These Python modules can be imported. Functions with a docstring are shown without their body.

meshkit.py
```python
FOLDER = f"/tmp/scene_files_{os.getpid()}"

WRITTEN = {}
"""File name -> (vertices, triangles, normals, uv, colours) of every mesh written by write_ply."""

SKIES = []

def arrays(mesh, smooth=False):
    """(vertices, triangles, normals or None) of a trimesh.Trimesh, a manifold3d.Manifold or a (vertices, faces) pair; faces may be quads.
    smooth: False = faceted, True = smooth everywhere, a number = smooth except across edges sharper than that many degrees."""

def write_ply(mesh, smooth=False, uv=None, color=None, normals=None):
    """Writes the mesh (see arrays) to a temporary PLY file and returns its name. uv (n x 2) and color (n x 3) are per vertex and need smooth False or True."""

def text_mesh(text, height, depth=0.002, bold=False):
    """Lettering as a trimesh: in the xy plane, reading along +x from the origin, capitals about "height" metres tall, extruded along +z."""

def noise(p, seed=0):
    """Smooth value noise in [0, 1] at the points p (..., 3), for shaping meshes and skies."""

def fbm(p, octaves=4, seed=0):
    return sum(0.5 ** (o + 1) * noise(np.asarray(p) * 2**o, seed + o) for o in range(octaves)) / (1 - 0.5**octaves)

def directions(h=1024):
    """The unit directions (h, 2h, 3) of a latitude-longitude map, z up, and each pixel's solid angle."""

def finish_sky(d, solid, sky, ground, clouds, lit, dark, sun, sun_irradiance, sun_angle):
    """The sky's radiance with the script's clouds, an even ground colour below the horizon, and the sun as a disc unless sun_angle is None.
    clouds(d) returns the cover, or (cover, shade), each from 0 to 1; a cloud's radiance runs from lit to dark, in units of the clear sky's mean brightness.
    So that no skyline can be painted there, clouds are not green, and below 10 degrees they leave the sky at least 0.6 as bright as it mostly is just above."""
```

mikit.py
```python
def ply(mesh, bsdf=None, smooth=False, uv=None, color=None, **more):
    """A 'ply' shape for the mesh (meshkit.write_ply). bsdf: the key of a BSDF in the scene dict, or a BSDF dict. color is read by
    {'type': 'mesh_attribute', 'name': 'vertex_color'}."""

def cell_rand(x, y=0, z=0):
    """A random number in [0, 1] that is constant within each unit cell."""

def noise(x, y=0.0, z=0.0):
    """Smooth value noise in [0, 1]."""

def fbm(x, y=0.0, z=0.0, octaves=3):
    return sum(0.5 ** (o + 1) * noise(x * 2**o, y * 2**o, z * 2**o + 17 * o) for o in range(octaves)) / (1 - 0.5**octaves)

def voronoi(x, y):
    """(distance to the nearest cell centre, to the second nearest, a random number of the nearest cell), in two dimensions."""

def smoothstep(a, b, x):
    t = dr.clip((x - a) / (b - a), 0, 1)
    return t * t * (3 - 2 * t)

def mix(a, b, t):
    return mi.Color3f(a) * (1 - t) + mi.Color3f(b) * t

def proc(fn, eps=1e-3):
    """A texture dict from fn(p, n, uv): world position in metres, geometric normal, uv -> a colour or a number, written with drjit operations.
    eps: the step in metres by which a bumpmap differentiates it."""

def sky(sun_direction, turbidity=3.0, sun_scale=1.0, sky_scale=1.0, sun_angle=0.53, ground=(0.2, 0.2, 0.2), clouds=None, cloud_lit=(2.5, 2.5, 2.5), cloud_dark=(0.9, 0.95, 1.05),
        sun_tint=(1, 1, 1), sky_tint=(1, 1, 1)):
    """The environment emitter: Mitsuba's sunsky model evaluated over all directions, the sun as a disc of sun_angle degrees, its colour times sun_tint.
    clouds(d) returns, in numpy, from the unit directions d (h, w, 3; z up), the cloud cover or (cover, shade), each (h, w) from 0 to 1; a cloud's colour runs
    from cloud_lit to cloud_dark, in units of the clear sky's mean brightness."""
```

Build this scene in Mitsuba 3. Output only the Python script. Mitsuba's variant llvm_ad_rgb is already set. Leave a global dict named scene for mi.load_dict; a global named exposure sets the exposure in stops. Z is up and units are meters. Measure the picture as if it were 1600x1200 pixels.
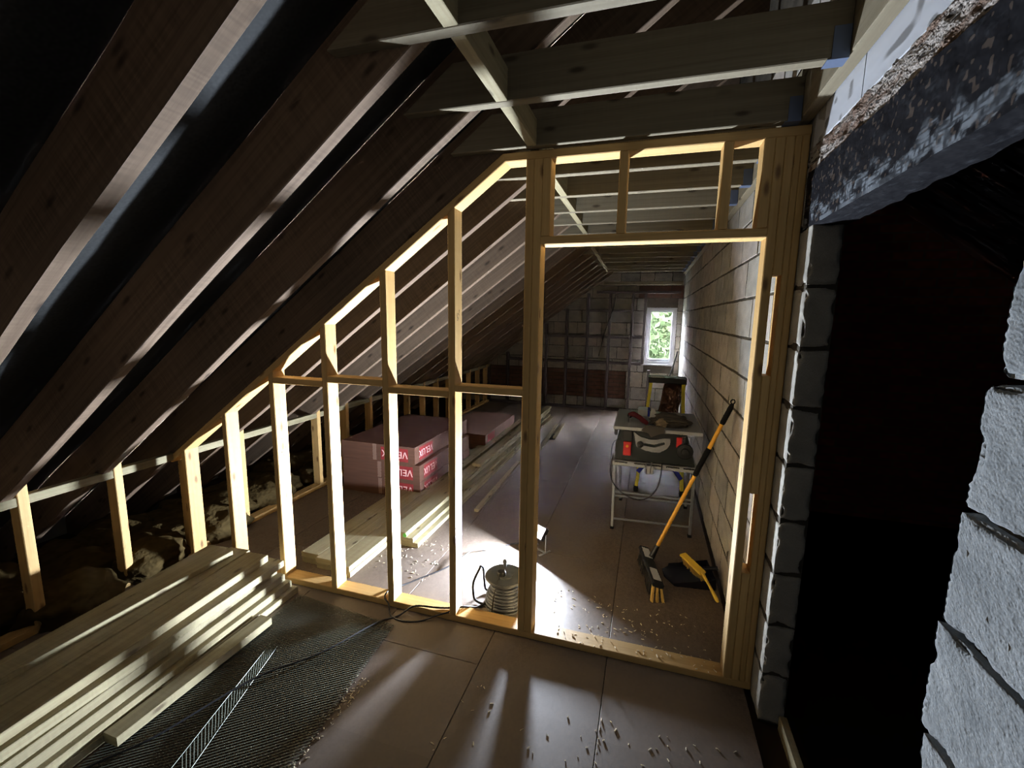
import math, random
import numpy as np, trimesh, mitsuba as mi, drjit as dr
import mikit, meshkit
from mikit import noise, fbm, voronoi, cell_rand, smoothstep, mix, proc

random.seed(7)
rng = np.random.default_rng(7)
T = mi.ScalarTransform4f
scene, labels = {'type': 'scene'}, {}

# ------------------------------------------------------------------ camera, daylight, exposure
RIGHT = (0.95569112, 0.29391978, 0.01629893)
DOWN = (0.0596385, -0.13910195, -0.9884806)
FWD = (-0.28826679, 0.94565417, -0.15046744)
CAM = (0.0, 0.0, 1.72)
scene['camera'] = {'type': 'perspective', 'fov_axis': 'x', 'fov': 98.41, 'near_clip': 0.02, 'far_clip': 200.0,
                   'to_world': T().look_at(origin=CAM, target=[c + f for c, f in zip(CAM, FWD)], up=[-d for d in DOWN])}
exposure = 3.42
SKY = 185.0
LAMP = 1030.0
scene['sky'] = mikit.sky((-0.5, 0.35, 0.75), turbidity=4.0, sun_scale=0.0, sky_scale=SKY, sky_tint=(1.0, 0.96, 1.08),
                         clouds=lambda d: (0.85 + 0.0 * d[..., 2], 0.25 + 0.0 * d[..., 2]), cloud_lit=(1.6, 1.65, 1.75), cloud_dark=(1.0, 1.05, 1.12))

# ------------------------------------------------------------------ helpers
def srgb(r, g, b):
    return tuple((c / 255 / 12.92) if c / 255 <= 0.04045 else ((c / 255 + 0.055) / 1.055) ** 2.4 for c in (r, g, b))


def unit(v):
    v = np.asarray(v, float)
    return v / np.linalg.norm(v)


class Geo:
    """Collects faces into one mesh with uv (metres along the grain, metres across)."""

    def __init__(self):
        self.v, self.f, self.uv, self.n = [], [], [], 0

    def add(self, v, f, uv=None):
        v = np.asarray(v, float)
        self.v.append(v)
        self.f.append(np.asarray(f, int) + self.n)
        self.uv.append(np.asarray(uv, float) if uv is not None else v[:, :2])
        self.n += len(v)
        return self

    def quadgrid(self, P, UV):
        a, b = P.shape[:2]
        i = np.arange(a * b).reshape(a, b)
        q = np.stack([i[:-1, :-1], i[1:, :-1], i[1:, 1:], i[:-1, 1:]], -1).reshape(-1, 4)
        return self.add(P.reshape(-1, 3), np.vstack([q[:, [0, 1, 2]], q[:, [0, 2, 3]]]), UV.reshape(-1, 2))

    def beam(self, p0, p1, w, h, up=(0, 0, 1), c=0.003, cut0=None, cut1=None, seed=None, wob=0.0):
        """A board from p0 to p1 (centre line); w across (along axis x up), h along up; arrises eased by c; ends cut on planes."""
        p0, p1 = np.asarray(p0, float), np.asarray(p1, float)
        a = unit(p1 - p0)
        L = np.linalg.norm(p1 - p0)
        s = unit(np.cross(a, up))
        u = np.cross(s, a)
        x, y = w / 2, h / 2
        prof = np.array([(x - c, -y), (x, -y + c), (x, y - c), (x - c, y), (-x + c, y), (-x, y - c), (-x, -y + c), (-x + c, -y)])
        k = 2 if wob == 0 else max(3, int(L / 0.25))
        ts = np.linspace(0, L, k)
        rings = p0 + a * ts[:, None, None] + prof[None, :, :1] * s + prof[None, :, 1:] * u
        if wob:
            r = random.random() * 50
            for i, t in enumerate(ts[1:-1], 1):
                rings[i] += s * wob * (meshkit.noise(np.array([r + t * 2.0, 0, 0])) - .5) + u * wob * (meshkit.noise(np.array([r + t * 2.0, 9, 0])) - .5)
        for cut, i, p in ((cut0, 0, p0), (cut1, -1, p1)):
            if cut is not None:
                n = np.asarray(cut, float)
                rings[i] -= a * ((rings[i] - p) @ n / (a @ n))[:, None]
        ru, rv = (random.random() * 40, random.randrange(40) * 7 + random.random() * 2) if seed is None else seed
        per = np.concatenate([[0], np.cumsum(np.linalg.norm(np.roll(prof, -1, 0) - prof, axis=1))])
        for j in range(8):
            jj = (j + 1) % 8
            P = np.stack([rings[:, j], rings[:, jj]], 1)
            UV = np.stack([np.stack([(rings[:, j] - p0) @ a + ru, np.full(k, per[j] + rv)], -1), np.stack([(rings[:, jj] - p0) @ a + ru, np.full(k, per[j + 1] + rv)], -1)], 1)
            self.quadgrid(P[:, ::-1], UV[:, ::-1])
        fan = np.array([(0, i, i + 1) for i in range(1, 7)])
        uvc = np.stack([prof[:, 0] * .3 + ru, prof[:, 1] + rv], -1)
        self.add(rings[0], fan[:, ::-1], uvc)
        self.add(rings[-1], fan, uvc)
        return self

    def box(self, x0, x1, y0, y1, z0, z1, c=0.003):
        """An upright box whose grain runs along its longest side."""
        d = np.array([x1 - x0, y1 - y0, z1 - z0])
        m = np.array([x0 + x1, y0 + y1, z0 + z1]) / 2
        k = int(np.argmax(d))
        a = np.eye(3)[k]
        up = np.eye(3)[2] if k != 2 else np.eye(3)[1]
        s = np.abs(np.cross(a, up))
        return self.beam(m - a * d[k] / 2, m + a * d[k] / 2, float(s @ d), float(np.abs(up) @ d), up, min(c, d.min() * .3))

    def tube(self, pts, r, n=8, spline=0, caps=True):
        pts = np.asarray(pts, float)
        if spline:
            pts = smooth_path(pts, spline)
        m = len(pts)
        r = np.broadcast_to(r, m)
        t = np.gradient(pts, axis=0)
        t /= np.linalg.norm(t, axis=1, keepdims=True) + 1e-12
        ref = np.array([0, 0, 1.0]) if abs(t[0][2]) < .9 else np.array([1.0, 0, 0])
        rings = []
        s = np.cross(t[0], ref)
        for i in range(m):
            s = s - t[i] * (s @ t[i])
            s /= np.linalg.norm(s)
            b = np.cross(t[i], s)
            an = np.arange(n) * 2 * math.pi / n
            rings.append(pts[i] + r[i] * (np.cos(an)[:, None] * s + np.sin(an)[:, None] * b))
        v = np.vstack(rings)
        f = []
        for i in range(m - 1):
            for j in range(n):
                a, b, c, d = i * n + j, i * n + (j + 1) % n, (i + 1) * n + (j + 1) % n, (i + 1) * n + j
                f += [(a, b, c), (a, c, d)]
        if caps:
            f += [(0, j + 1, j) for j in range(1, n - 1)] + [((m - 1) * n, (m - 1) * n + j, (m - 1) * n + j + 1) for j in range(1, n - 1)]
        return self.add(v, f)

    def lathe(self, prof, centre=(0, 0, 0), axis=(0, 0, 1), n=32):
        """prof: (radius, height) pairs along the axis."""
        prof = np.asarray(prof, float)
        ax = unit(axis)
        s = unit(np.cross(ax, (1, 0, 0) if abs(ax[0]) < .9 else (0, 1, 0)))
        b = np.cross(ax, s)
        an = np.arange(n) * 2 * math.pi / n
        circ = np.cos(an)[:, None] * s + np.sin(an)[:, None] * b
        v = np.vstack([np.asarray(centre) + ax * h + max(r, 1e-5) * circ for r, h in prof])
        f = []
        for i in range(len(prof) - 1):
            for j in range(n):
                a, bb, c, d = i * n + j, i * n + (j + 1) % n, (i + 1) * n + (j + 1) % n, (i + 1) * n + j
                f += [(a, bb, c), (a, c, d)]
        return self.add(v, f)

    def prism(self, poly, origin, ux, uy, depth):
        """A polygon in the plane (origin; ux, uy) given depth along ux x uy, centred."""
        from shapely.geometry import Polygon
        g = Polygon(poly) if not hasattr(poly, 'exterior') else poly
        m = trimesh.creation.extrude_polygon(g, depth, engine='earcut')
        ux, uy = unit(ux), unit(uy)
        uz = np.cross(ux, uy)
        v = np.asarray(m.vertices)
        return self.add(np.asarray(origin) + v[:, :1] * ux + v[:, 1:2] * uy + (v[:, 2:] - depth / 2) * uz, m.faces)

    def mesh(self):
        return np.vstack(self.v), np.vstack(self.f), np.vstack(self.uv)

    def moved(self, M):
        M = np.asarray(M, float)
        self.v = [v @ M[:3, :3].T + M[:3, 3] for v in self.v]
        return self

    def ply(self, bsdf, smooth=False, **more):
        v, f, uv = self.mesh()
        if smooth is False:
            return mikit.ply((v, f), bsdf, False, uv=uv, **more)
        return mikit.ply(trimesh.Trimesh(v, f, process=True), bsdf, smooth, **more)


def smooth_path(pts, k):
    pts = np.asarray(pts, float)
    from scipy.interpolate import CubicSpline
    d = np.concatenate([[0], np.cumsum(np.linalg.norm(np.diff(pts, axis=0), axis=1) ** .5)])
    return CubicSpline(d, pts)(np.linspace(0, d[-1], (len(pts) - 1) * k + 1))


used = {}


def numbered(name):
    n = used.get(name, 0)
    used[name] = n + 1
    return name if n == 0 else f'{name}_{n:03d}'


def thing(name, label, cat, group=None, kind=None):
    key = numbered(name)
    labels[key] = {'label': label, 'category': cat}
    if group:
        labels[key]['group'] = group
    if kind:
        labels[key]['kind'] = kind
    return key


def struct(name, label=None):
    key = numbered(name)
    labels[key] = {'kind': 'structure'}
    if label:
        labels[key]['label'] = label
    return key


def part(parent, name, shape, label=None, kind=None):
    key = numbered(parent + '__' + name)
    scene[key] = shape
    if label or kind:
        labels[key] = {}
        if label:
            labels[key]['label'] = label
        if kind:
            labels[key]['kind'] = kind
    return key


def rot(axis, deg):
    M = np.eye(4)
    M[:3, :3] = np.array(T().rotate(list(axis), deg).matrix)[:3, :3]
    return M


def shift(x, y, z):
    M = np.eye(4)
    M[:3, 3] = (x, y, z)
    return M


# ------------------------------------------------------------------ materials
def rgb(c):
    return {'type': 'rgb', 'value': list(c)}


def plain(name, c, rough=0.5, metallic=0.0, spec=0.5, **k):
    scene[name] = {'type': 'twosided', 'nested': {'type': 'principled', 'base_color': rgb(c), 'roughness': rough, 'metallic': metallic, 'specular': spec, **k}}


def textured(name, fn, rough=0.7, spec=0.3, bump=None, scale=0.001, eps=1e-3, **k):
    b = {'type': 'principled', 'base_color': proc(fn), 'roughness': rough, 'specular': spec, **k}
    if bump:
        b = {'type': 'bumpmap', 'arbitrary': proc(bump, eps), 'scale': scale, 'nested': b}
    scene[name] = {'type': 'twosided', 'nested': b}


def wood(a, b, knot, var=0.18, saw=0.0):
    def fn(p, n, uv):
        u, v = mi.Float(uv.x), mi.Float(uv.y)
        piece = dr.floor(v / 7.0)
        warp = 0.02 * noise(u * 1.3, v * 9, 1)
        g = fbm(u * 1.2, (v + warp) * 95, piece)
        fine = noise(u * 30, v * 700, piece)
        d, _, w = voronoi(u * 3.6 + piece * 3.1, v * 10)
        k = (1 - smoothstep(0.03, 0.16, d)) * smoothstep(0.60, 0.72, w)
        c = mix(a, b, dr.clip(0.15 + 0.75 * g + 0.18 * (fine - .5), 0, 1))
        c = mix(c, mi.Color3f(knot), k * 0.8)
        t = 1 - var + 2 * var * cell_rand(piece, 3)
        if saw:
            t = t * (1 - saw * noise(u * 160, v * 3, 5) * noise(u * 3, v * 30, 2))
        return c * t
    return fn


textured('wood_new', wood(srgb(204, 170, 114), srgb(180, 141, 84), srgb(98, 62, 34), 0.08), 0.6)
textured('wood_pale', wood(srgb(156, 147, 118), srgb(126, 114, 84), srgb(72, 57, 39), 0.10, 0.15), 0.75)
textured('wood_joist', wood(srgb(132, 123, 102), srgb(103, 92, 72), srgb(54, 42, 30), 0.10, 0.1), 0.75)
textured('wood_rafter', wood(srgb(118, 100, 82), srgb(84, 67, 52), srgb(46, 34, 25), 0.12, 0.35), 0.85)
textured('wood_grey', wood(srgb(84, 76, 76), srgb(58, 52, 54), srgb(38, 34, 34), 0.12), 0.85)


def block_colour(a, b, tone):
    def fn(p, n, uv):
        g = fbm(p.x * 14, p.y * 14, p.z * 14)
        s = noise(p.x * 160, p.y * 160, p.z * 160)
        d = noise(p.x * 420, p.y * 420, p.z * 420)
        c = mix(a, b, dr.clip(g * 1.1 - 0.05 + 0.25 * (s - .5), 0, 1))
        return c * tone * (0.86 + 0.28 * d)
    return fn


def block_bump(p, n, uv):
    return fbm(p.x * 90, p.y * 90, p.z * 90) + 0.8 * noise(p.x * 260, p.y * 260, p.z * 260)


textured('block_a', block_colour(srgb(168, 162, 150), srgb(132, 128, 120), 1.0), 0.95, 0.1)
textured('block_b', block_colour(srgb(176, 166, 154), srgb(140, 133, 125), 1.0), 0.95, 0.1)
textured('block_c', block_colour(srgb(156, 152, 144), srgb(120, 118, 112), 1.0), 0.95, 0.1)
textured('block_coarse', block_colour(srgb(134, 136, 136), srgb(98, 101, 102), 1.0), 0.95, 0.15, block_bump, 0.0016, 8e-4)
textured('mortar', block_colour(srgb(84, 78, 68), srgb(52, 48, 42), 1.0), 0.95, 0.1)


def rough_mortar(p, n, uv):
    g = fbm(p.x * 9, p.y * 9, p.z * 30)
    s = noise(p.x * 120, p.y * 90, p.z * 120)
    c = mix(srgb(150, 142, 134), srgb(112, 94, 82), smoothstep(0.35, 0.62, g))
    return mix(c, srgb(62, 58, 54), smoothstep(0.62, 0.8, s))


textured('mortar_rough', rough_mortar, 0.95, 0.1, block_bump, 0.008, 8e-4)


def smooth_block(p, n, uv):
    g = fbm(p.y * 3, p.z * 22, p.x * 3)
    s = noise(p.y * 16, p.z * 26, 3)
    c = mix(srgb(184, 186, 190), srgb(160, 160, 162), g)
    return mix(c, srgb(96, 94, 92), smoothstep(0.70, 0.86, s) * 0.8)


textured('block_smooth', smooth_block, 0.9, 0.1)


def beam_skin(p, n, uv):
    g = fbm(p.y * 26, p.z * 40, p.x * 40, 4)
    band = smoothstep(2.18, 2.11, p.z) * smoothstep(0.2, 0.7, dr.abs(n.x))
    low = smoothstep(0.30, 0.62, noise(p.y * 5.0, 3, 1)) * 0.10
    flake = smoothstep(0.57, 0.74, g + 0.12 * band + low * band) * (0.06 + 0.55 * band)
    spot = smoothstep(0.72, 0.80, noise(p.y * 85, p.z * 85, p.x * 85)) * 0.35 * smoothstep(0.4, 0.7, dr.abs(n.x))
    c = mix(srgb(12, 12, 16), srgb(24, 23, 26), noise(p.y * 120, p.z * 120, p.x * 120))
    c = mix(c, srgb(98, 84, 72), spot)
    streak = smoothstep(0.25, 0.65, noise(p.y * 34, p.z * 210, p.x * 210)) * smoothstep(0.2, 0.6, noise(p.y * 110, p.z * 70, p.x * 70))
    edge = smoothstep(2.092, 2.084, p.z) * smoothstep(0.35, 0.6, noise(p.y * 12, 8, 2)) * 0.7
    return mix(c, srgb(116, 122, 128), dr.maximum(flake * (0.25 + 1.1 * streak), edge * smoothstep(0.2, 0.7, dr.abs(n.x))))


textured('beam_black', beam_skin, 0.8, 0.12, lambda p, n, uv: fbm(p.y * 30, p.z * 40, p.x * 30, 3), 0.006, 8e-4)


def chipboard(p, n, uv):
    a = noise(p.x * 210, p.y * 210, 0)
    b = noise(p.x * 90, p.y * 60, 4)
    g = fbm(p.x * 1.6, p.y * 1.6, 3)
    c = mix(srgb(107, 93, 82), srgb(86, 73, 63), dr.clip(0.55 * a + 0.45 * b, 0, 1))
    dust = smoothstep(0.45, 0.75, g)
    c = mix(c, srgb(118, 108, 100), dust * 0.55)
    return c * (0.92 + 0.16 * cell_rand(dr.floor(uv.x / 7), 3))


textured('chipboard', chipboard, 0.62, 0.35)
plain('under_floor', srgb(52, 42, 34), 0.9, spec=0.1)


def felt_fn(p, n, uv):
    s = noise(p.x * 150, p.y * 150, p.z * 150)
    return mix(srgb(36, 37, 36), srgb(20, 21, 21), s) * (0.8 + 0.4 * noise(p.x * 3, p.y * 3, p.z * 3))


textured('felt', felt_fn, 0.75, 0.25)


def brick_far(p, n, uv):
    row = dr.floor(p.z / 0.078)
    x = p.x / 0.235 + 0.5 * (row - 2 * dr.floor(row / 2))
    fx, fz = x - dr.floor(x), p.z / 0.078 - row
    m = smoothstep(0.02, 0.05, fx) * smoothstep(0.02, 0.05, 1 - fx) * smoothstep(0.06, 0.14, fz) * smoothstep(0.06, 0.14, 1 - fz)
    c = mix(srgb(190, 108, 82), srgb(150, 86, 66), cell_rand(dr.floor(x), row))
    return mix(srgb(150, 120, 100), c, m) * (0.8 + 0.4 * noise(p.x * 30, p.y * 30, p.z * 30))


textured('brick_gable', brick_far, 0.95, 0.1)
textured('brick_brown', block_colour(srgb(108, 78, 66), srgb(78, 60, 54), 1.0), 0.95, 0.1)


def wool_fn(p, n, uv):
    g = fbm(p.x * 30, p.y * 30, p.z * 30, 4)
    return mix(srgb(80, 66, 40), srgb(44, 35, 21), g)


textured('wool', wool_fn, 1.0, 0.0, lambda p, n, uv: fbm(p.x * 40, p.y * 40, p.z * 40, 4), 0.02)


def card_fn(p, n, uv):
    return mix(srgb(100, 70, 56), srgb(86, 59, 47), fbm(p.x * 4, p.y * 60, p.z * 60))


textured('cardboard', card_fn, 0.8, 0.2)
plain('print_red', srgb(134, 44, 46), 0.6)
plain('print_white', srgb(206, 160, 156), 0.6)
plain('tape', srgb(128, 102, 90), 0.35)
plain('plastic_black', srgb(24, 24, 26), 0.4)
plain('rubber_black', srgb(17, 17, 18), 0.8, spec=0.15)
plain('cable_black', srgb(34, 34, 37), 0.4)
plain('plastic_white', srgb(176, 178, 184), 0.35)
plain('plaster_white', srgb(206, 204, 204), 0.8)
plain('yellow_handle', srgb(236, 172, 56), 0.45)
plain('yellow_fibre', srgb(206, 190, 52), 0.5)
plain('yellow_plastic', srgb(228, 190, 66), 0.4)
plain('bristle_straw', srgb(206, 172, 96), 0.8)
plain('bristle_black', srgb(32, 30, 30), 0.8)
plain('alu', srgb(130, 132, 134), 0.42, 0.6)
plain('alu_light', srgb(164, 166, 168), 0.55, 0.25)
plain('galv', srgb(96, 108, 132), 0.5, 0.4)
plain('steel_grey', srgb(150, 152, 154), 0.5, 0.3)
plain('machine_green', srgb(18, 27, 29), 0.5)
plain('machine_dark', srgb(26, 28, 31), 0.5)
plain('machine_red', srgb(200, 40, 42), 0.4)
plain('tool_red', srgb(88, 28, 34), 0.45)
plain('blue_paint', srgb(44, 56, 150), 0.4)
plain('navy_plastic', srgb(24, 26, 38), 0.25)
plain('cloth_grey', srgb(74, 70, 66), 0.95, spec=0.1)
plain('cloth_tan', srgb(140, 126, 106), 0.9, spec=0.1)
plain('foil_copper', srgb(112, 82, 70), 0.16, 0.3, spec=0.9)
plain('reel_grey', srgb(64, 66, 68), 0.55)
plain('reel_cord', srgb(72, 75, 82), 0.45)
plain('lath_steel', srgb(76, 81, 70), 0.5, 0.2)
plain('chip_white', srgb(226, 214, 186), 0.8)
plain('label_grey', srgb(186, 186, 184), 0.7)
plain('ink', srgb(46, 44, 40), 0.7)
plain('green_paint', srgb(96, 180, 84), 0.6)
plain('ground_green', srgb(34, 38, 26), 0.95)
plain('bark', srgb(92, 78, 62), 0.9)
scene['leaf_a'] = {'type': 'principledthin', 'base_color': rgb(srgb(28, 35, 21)), 'roughness': 0.5, 'diff_trans': 0.8, 'spec_trans': 0.0}
scene['leaf_b'] = {'type': 'principledthin', 'base_color': rgb(srgb(41, 49, 33)), 'roughness': 0.5, 'diff_trans': 0.8, 'spec_trans': 0.0}
scene['pane'] = {'type': 'thindielectric', 'int_ior': 1.5}
scene['lens_glass'] = {'type': 'twosided', 'nested': {'type': 'diffuse', 'reflectance': rgb((.7, .7, .7))}}

# ------------------------------------------------------------------ the roof and its geometry
SL, K0 = 0.733, 2.989            # rafter undersides: z = SL x + K0
NRM = unit((-SL, 0, 1))
ALONG = unit((1, 0, SL))
WX = 0.56                        # face of the block wall on the right
STEP = 0.4305
RY = [0.815 + STEP * k for k in range(-3, 18)]
RIDGE = 0.62
FAR = 8.5


def under(x):
    return SL * x + K0


# sarking felt: sags between the rafters
def slope_sheet(sign):
    g = Geo()
    ys = np.arange(-2.7, FAR + 0.35, STEP / 8)
    xs = np.linspace(-4.35, RIDGE, 40)
    X, Y = np.meshgrid(xs, ys, indexing='ij')
    ph = (Y - 0.84) / STEP
    sag = 0.020 * (1 - np.cos(2 * np.pi * ph)) / 2
    sag = sag + 0.012 * (meshkit.fbm(np.stack([X * 5, Y * 5, 0 * X], -1)) - .5)
    Z = SL * X + K0 + (0.222 - sag) * math.hypot(1, SL)
    if sign > 0:
        X = 2 * RIDGE - X
    g.quadgrid(np.stack([X, Y, Z], -1), np.stack([X, Y], -1))
    return g


c = struct('ceiling', 'dark roofing felt sagging between the rafters over the loft')
scene[c] = slope_sheet(-1).ply('felt', True)
c = struct('ceiling_side_room', 'dark roof slope over the unlit room beyond the opening')
scene[c] = slope_sheet(1).ply('felt', True)

# ------------------------------------------------------------------ floor
fl = struct('floor', 'brown chipboard floor of the loft')
scene[fl] = Geo().box(-4.4, 0.72, -2.7, FAR + .3, -0.12, -0.03, 0.001).ply('under_floor')
ex = [-3.04, -2.544, -1.934, -1.324, -0.714, -0.104, 0.532]
cross = [[-2.7, -1.2, 1.2, 3.6, 6.0, FAR], [-2.7, 0.1, 2.5, 4.9, 7.3, FAR], [-2.7, -1.0, 1.4, 3.8, 6.2, FAR], [-2.7, -0.65, 1.842, 4.425, 6.9, FAR], [-2.7, 0.6, 3.0, 5.5, 7.9, FAR], [-2.7, -0.5, 2.2, 4.7, 7.1, FAR]]
for i in range(6):
    for y0, y1 in zip(cross[i][:-1], cross[i][1:]):
        part(fl, 'board', Geo().box(ex[i] + .0012, ex[i + 1] - .0018, y0 + .0015, y1 - .0015, -0.03, 0.0, 0.0015).ply('chipboard'))
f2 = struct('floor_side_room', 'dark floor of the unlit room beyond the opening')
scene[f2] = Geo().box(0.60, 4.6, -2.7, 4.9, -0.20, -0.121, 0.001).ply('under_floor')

# ------------------------------------------------------------------ walls
CH, BLK = 0.2345, 0.4575
wr = struct('wall_right', 'grey block wall with an opening beside the partition')


def ridge_clip(x):
    return under(min(x, 2 * RIDGE - x)) + 0.2


g = Geo()
MX = WX + 0.0032
g.box(MX, MX + .10, 1.965, FAR, -0.12, 3.64, 0.001)
g.box(WX + .018, WX + .10, -2.7, 0.905, -0.12, 3.64, 0.001)
g.box(MX, MX + .10, 0.93, 1.99, 2.40, 3.64, 0.001)
scene[wr] = g.ply('mortar')

NEW_BLOCKS = {}


def block_mesh(L, D, H, seed):
    """A block standing at the origin: x depth, y length, z height; arrises knocked off unevenly."""
    r = np.random.default_rng(seed)
    g = Geo()
    g.box(0, D, 0, L, 0, H, 0.004)
    v = np.vstack(g.v)
    j = (meshkit.noise(v * 31 + seed * 17.3) - .5) * .004
    v2 = v + j[:, None] * np.sign(v - np.array([D, L, H]) / 2)
    k = 0
    for i, a in enumerate(g.v):
        g.v[i] = v2[k:k + len(a)]
        k += len(a)
    return g


def block_shape(L, D, H, bsdf, seed):
    key = (round(L, 4), D, round(H, 4), bsdf, seed)
    if key not in NEW_BLOCKS:
        NEW_BLOCKS[key] = block_mesh(L, D, H, seed).ply(bsdf)
    return NEW_BLOCKS[key]


BL = ('block_a', 'block_b', 'block_c')


from manifold3d import Manifold


def coarse_block(y0, y1, z0, z1, seed, step=0.008, X0=WX):
    L, D, H = y1 - y0, .10, z1 - z0
    m = Manifold.cube((D, L, H)).refine_to_length(step)
    mm = m.to_mesh()
    v, f = np.array(mm.vert_properties[:, :3]), np.array(mm.tri_verts)
    ctr = np.array([D, L, H]) / 2
    q = (v - ctr) / ctr
    edge = np.sort(np.abs(q), axis=1)[:, 1]
    nr = np.where(np.abs(q) > .999, np.sign(q), 0)
    nr = nr / np.maximum(np.linalg.norm(nr, axis=1, keepdims=True), 1e-9)
    w = v + np.array([0, y0, z0])
    rough = (meshkit.fbm(w * 95, 3, seed) - .5) * .0045
    chip = np.maximum(0, meshkit.noise(w * 22, seed + 5) - .42) * .038 * np.clip((edge - .90) / .10, 0, 1)
    v = v + nr * (rough - chip)[:, None]
    return trimesh.Trimesh(v + np.array([X0, y0, z0]), f, process=False)


def lay(parent, y0, y1, z0, h, off, mats=BL, proud=0.0016, x=WX, rough=False):
    """One course along y of the right wall."""
    ys = [y0]
    y = y0 + off
    while y < y1 - .06:
        if y > y0 + .06:
            ys.append(y)
        y += BLK
    ys.append(y1)
    for a, b in zip(ys[:-1], ys[1:]):
        d = random.uniform(-proud, proud)
        if rough and a == y0:
            part(parent, 'block', mikit.ply(coarse_block(a + .004, b - .011, z0 + .0065, z0 + h - .0065, int(z0 * 100) + 40, .014, x - .001), mats[0], True))
            continue
        s = dict(block_shape(b - a - .022, 0.1, h - .013, random.choice(mats), random.randrange(3)))
        s['to_world'] = T().translate([x + d, a + .011, z0 + .0065])
        part(parent, 'block', s)


z = 0.21 - 2 * CH + .08
zs = [-0.12, -0.0245] + [0.21 + CH * k for k in range(0, 13)]
for i, (za, zb) in enumerate(zip(zs[:-1], zs[1:])):
    top = min(zb, 3.34)
    if za < 2.02:
        lay(wr, 1.95, FAR, za, top - za, .23 if i % 2 else .4575, rough=True)
    else:
        lay(wr, 1.95, FAR, za, top - za, .23 if i % 2 else .4575)
# near side of the opening: coarse blocks with knocked corners, close to the camera
nz = [-0.12, 0.01, 0.245, 0.48, 0.715, 0.94, 1.17, 1.395, 1.63, 1.86, 2.065]
near_face = [0.955, 0.962, 0.956, 0.965, 0.958, 0.972, 0.962, 0.955, 0.935, 0.925]
for i, (za, zb) in enumerate(zip(nz[:-1], nz[1:])):
    e = near_face[i]
    L0 = BLK if i % 2 else BLK * .5
    part(wr, 'block', mikit.ply(coarse_block(e - L0, e, za + .005, zb - .009, i + 3), 'block_coarse', True))
    lay(wr, -2.7, e - L0, za, zb - za, .3 if i % 2 else .1)
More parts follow.
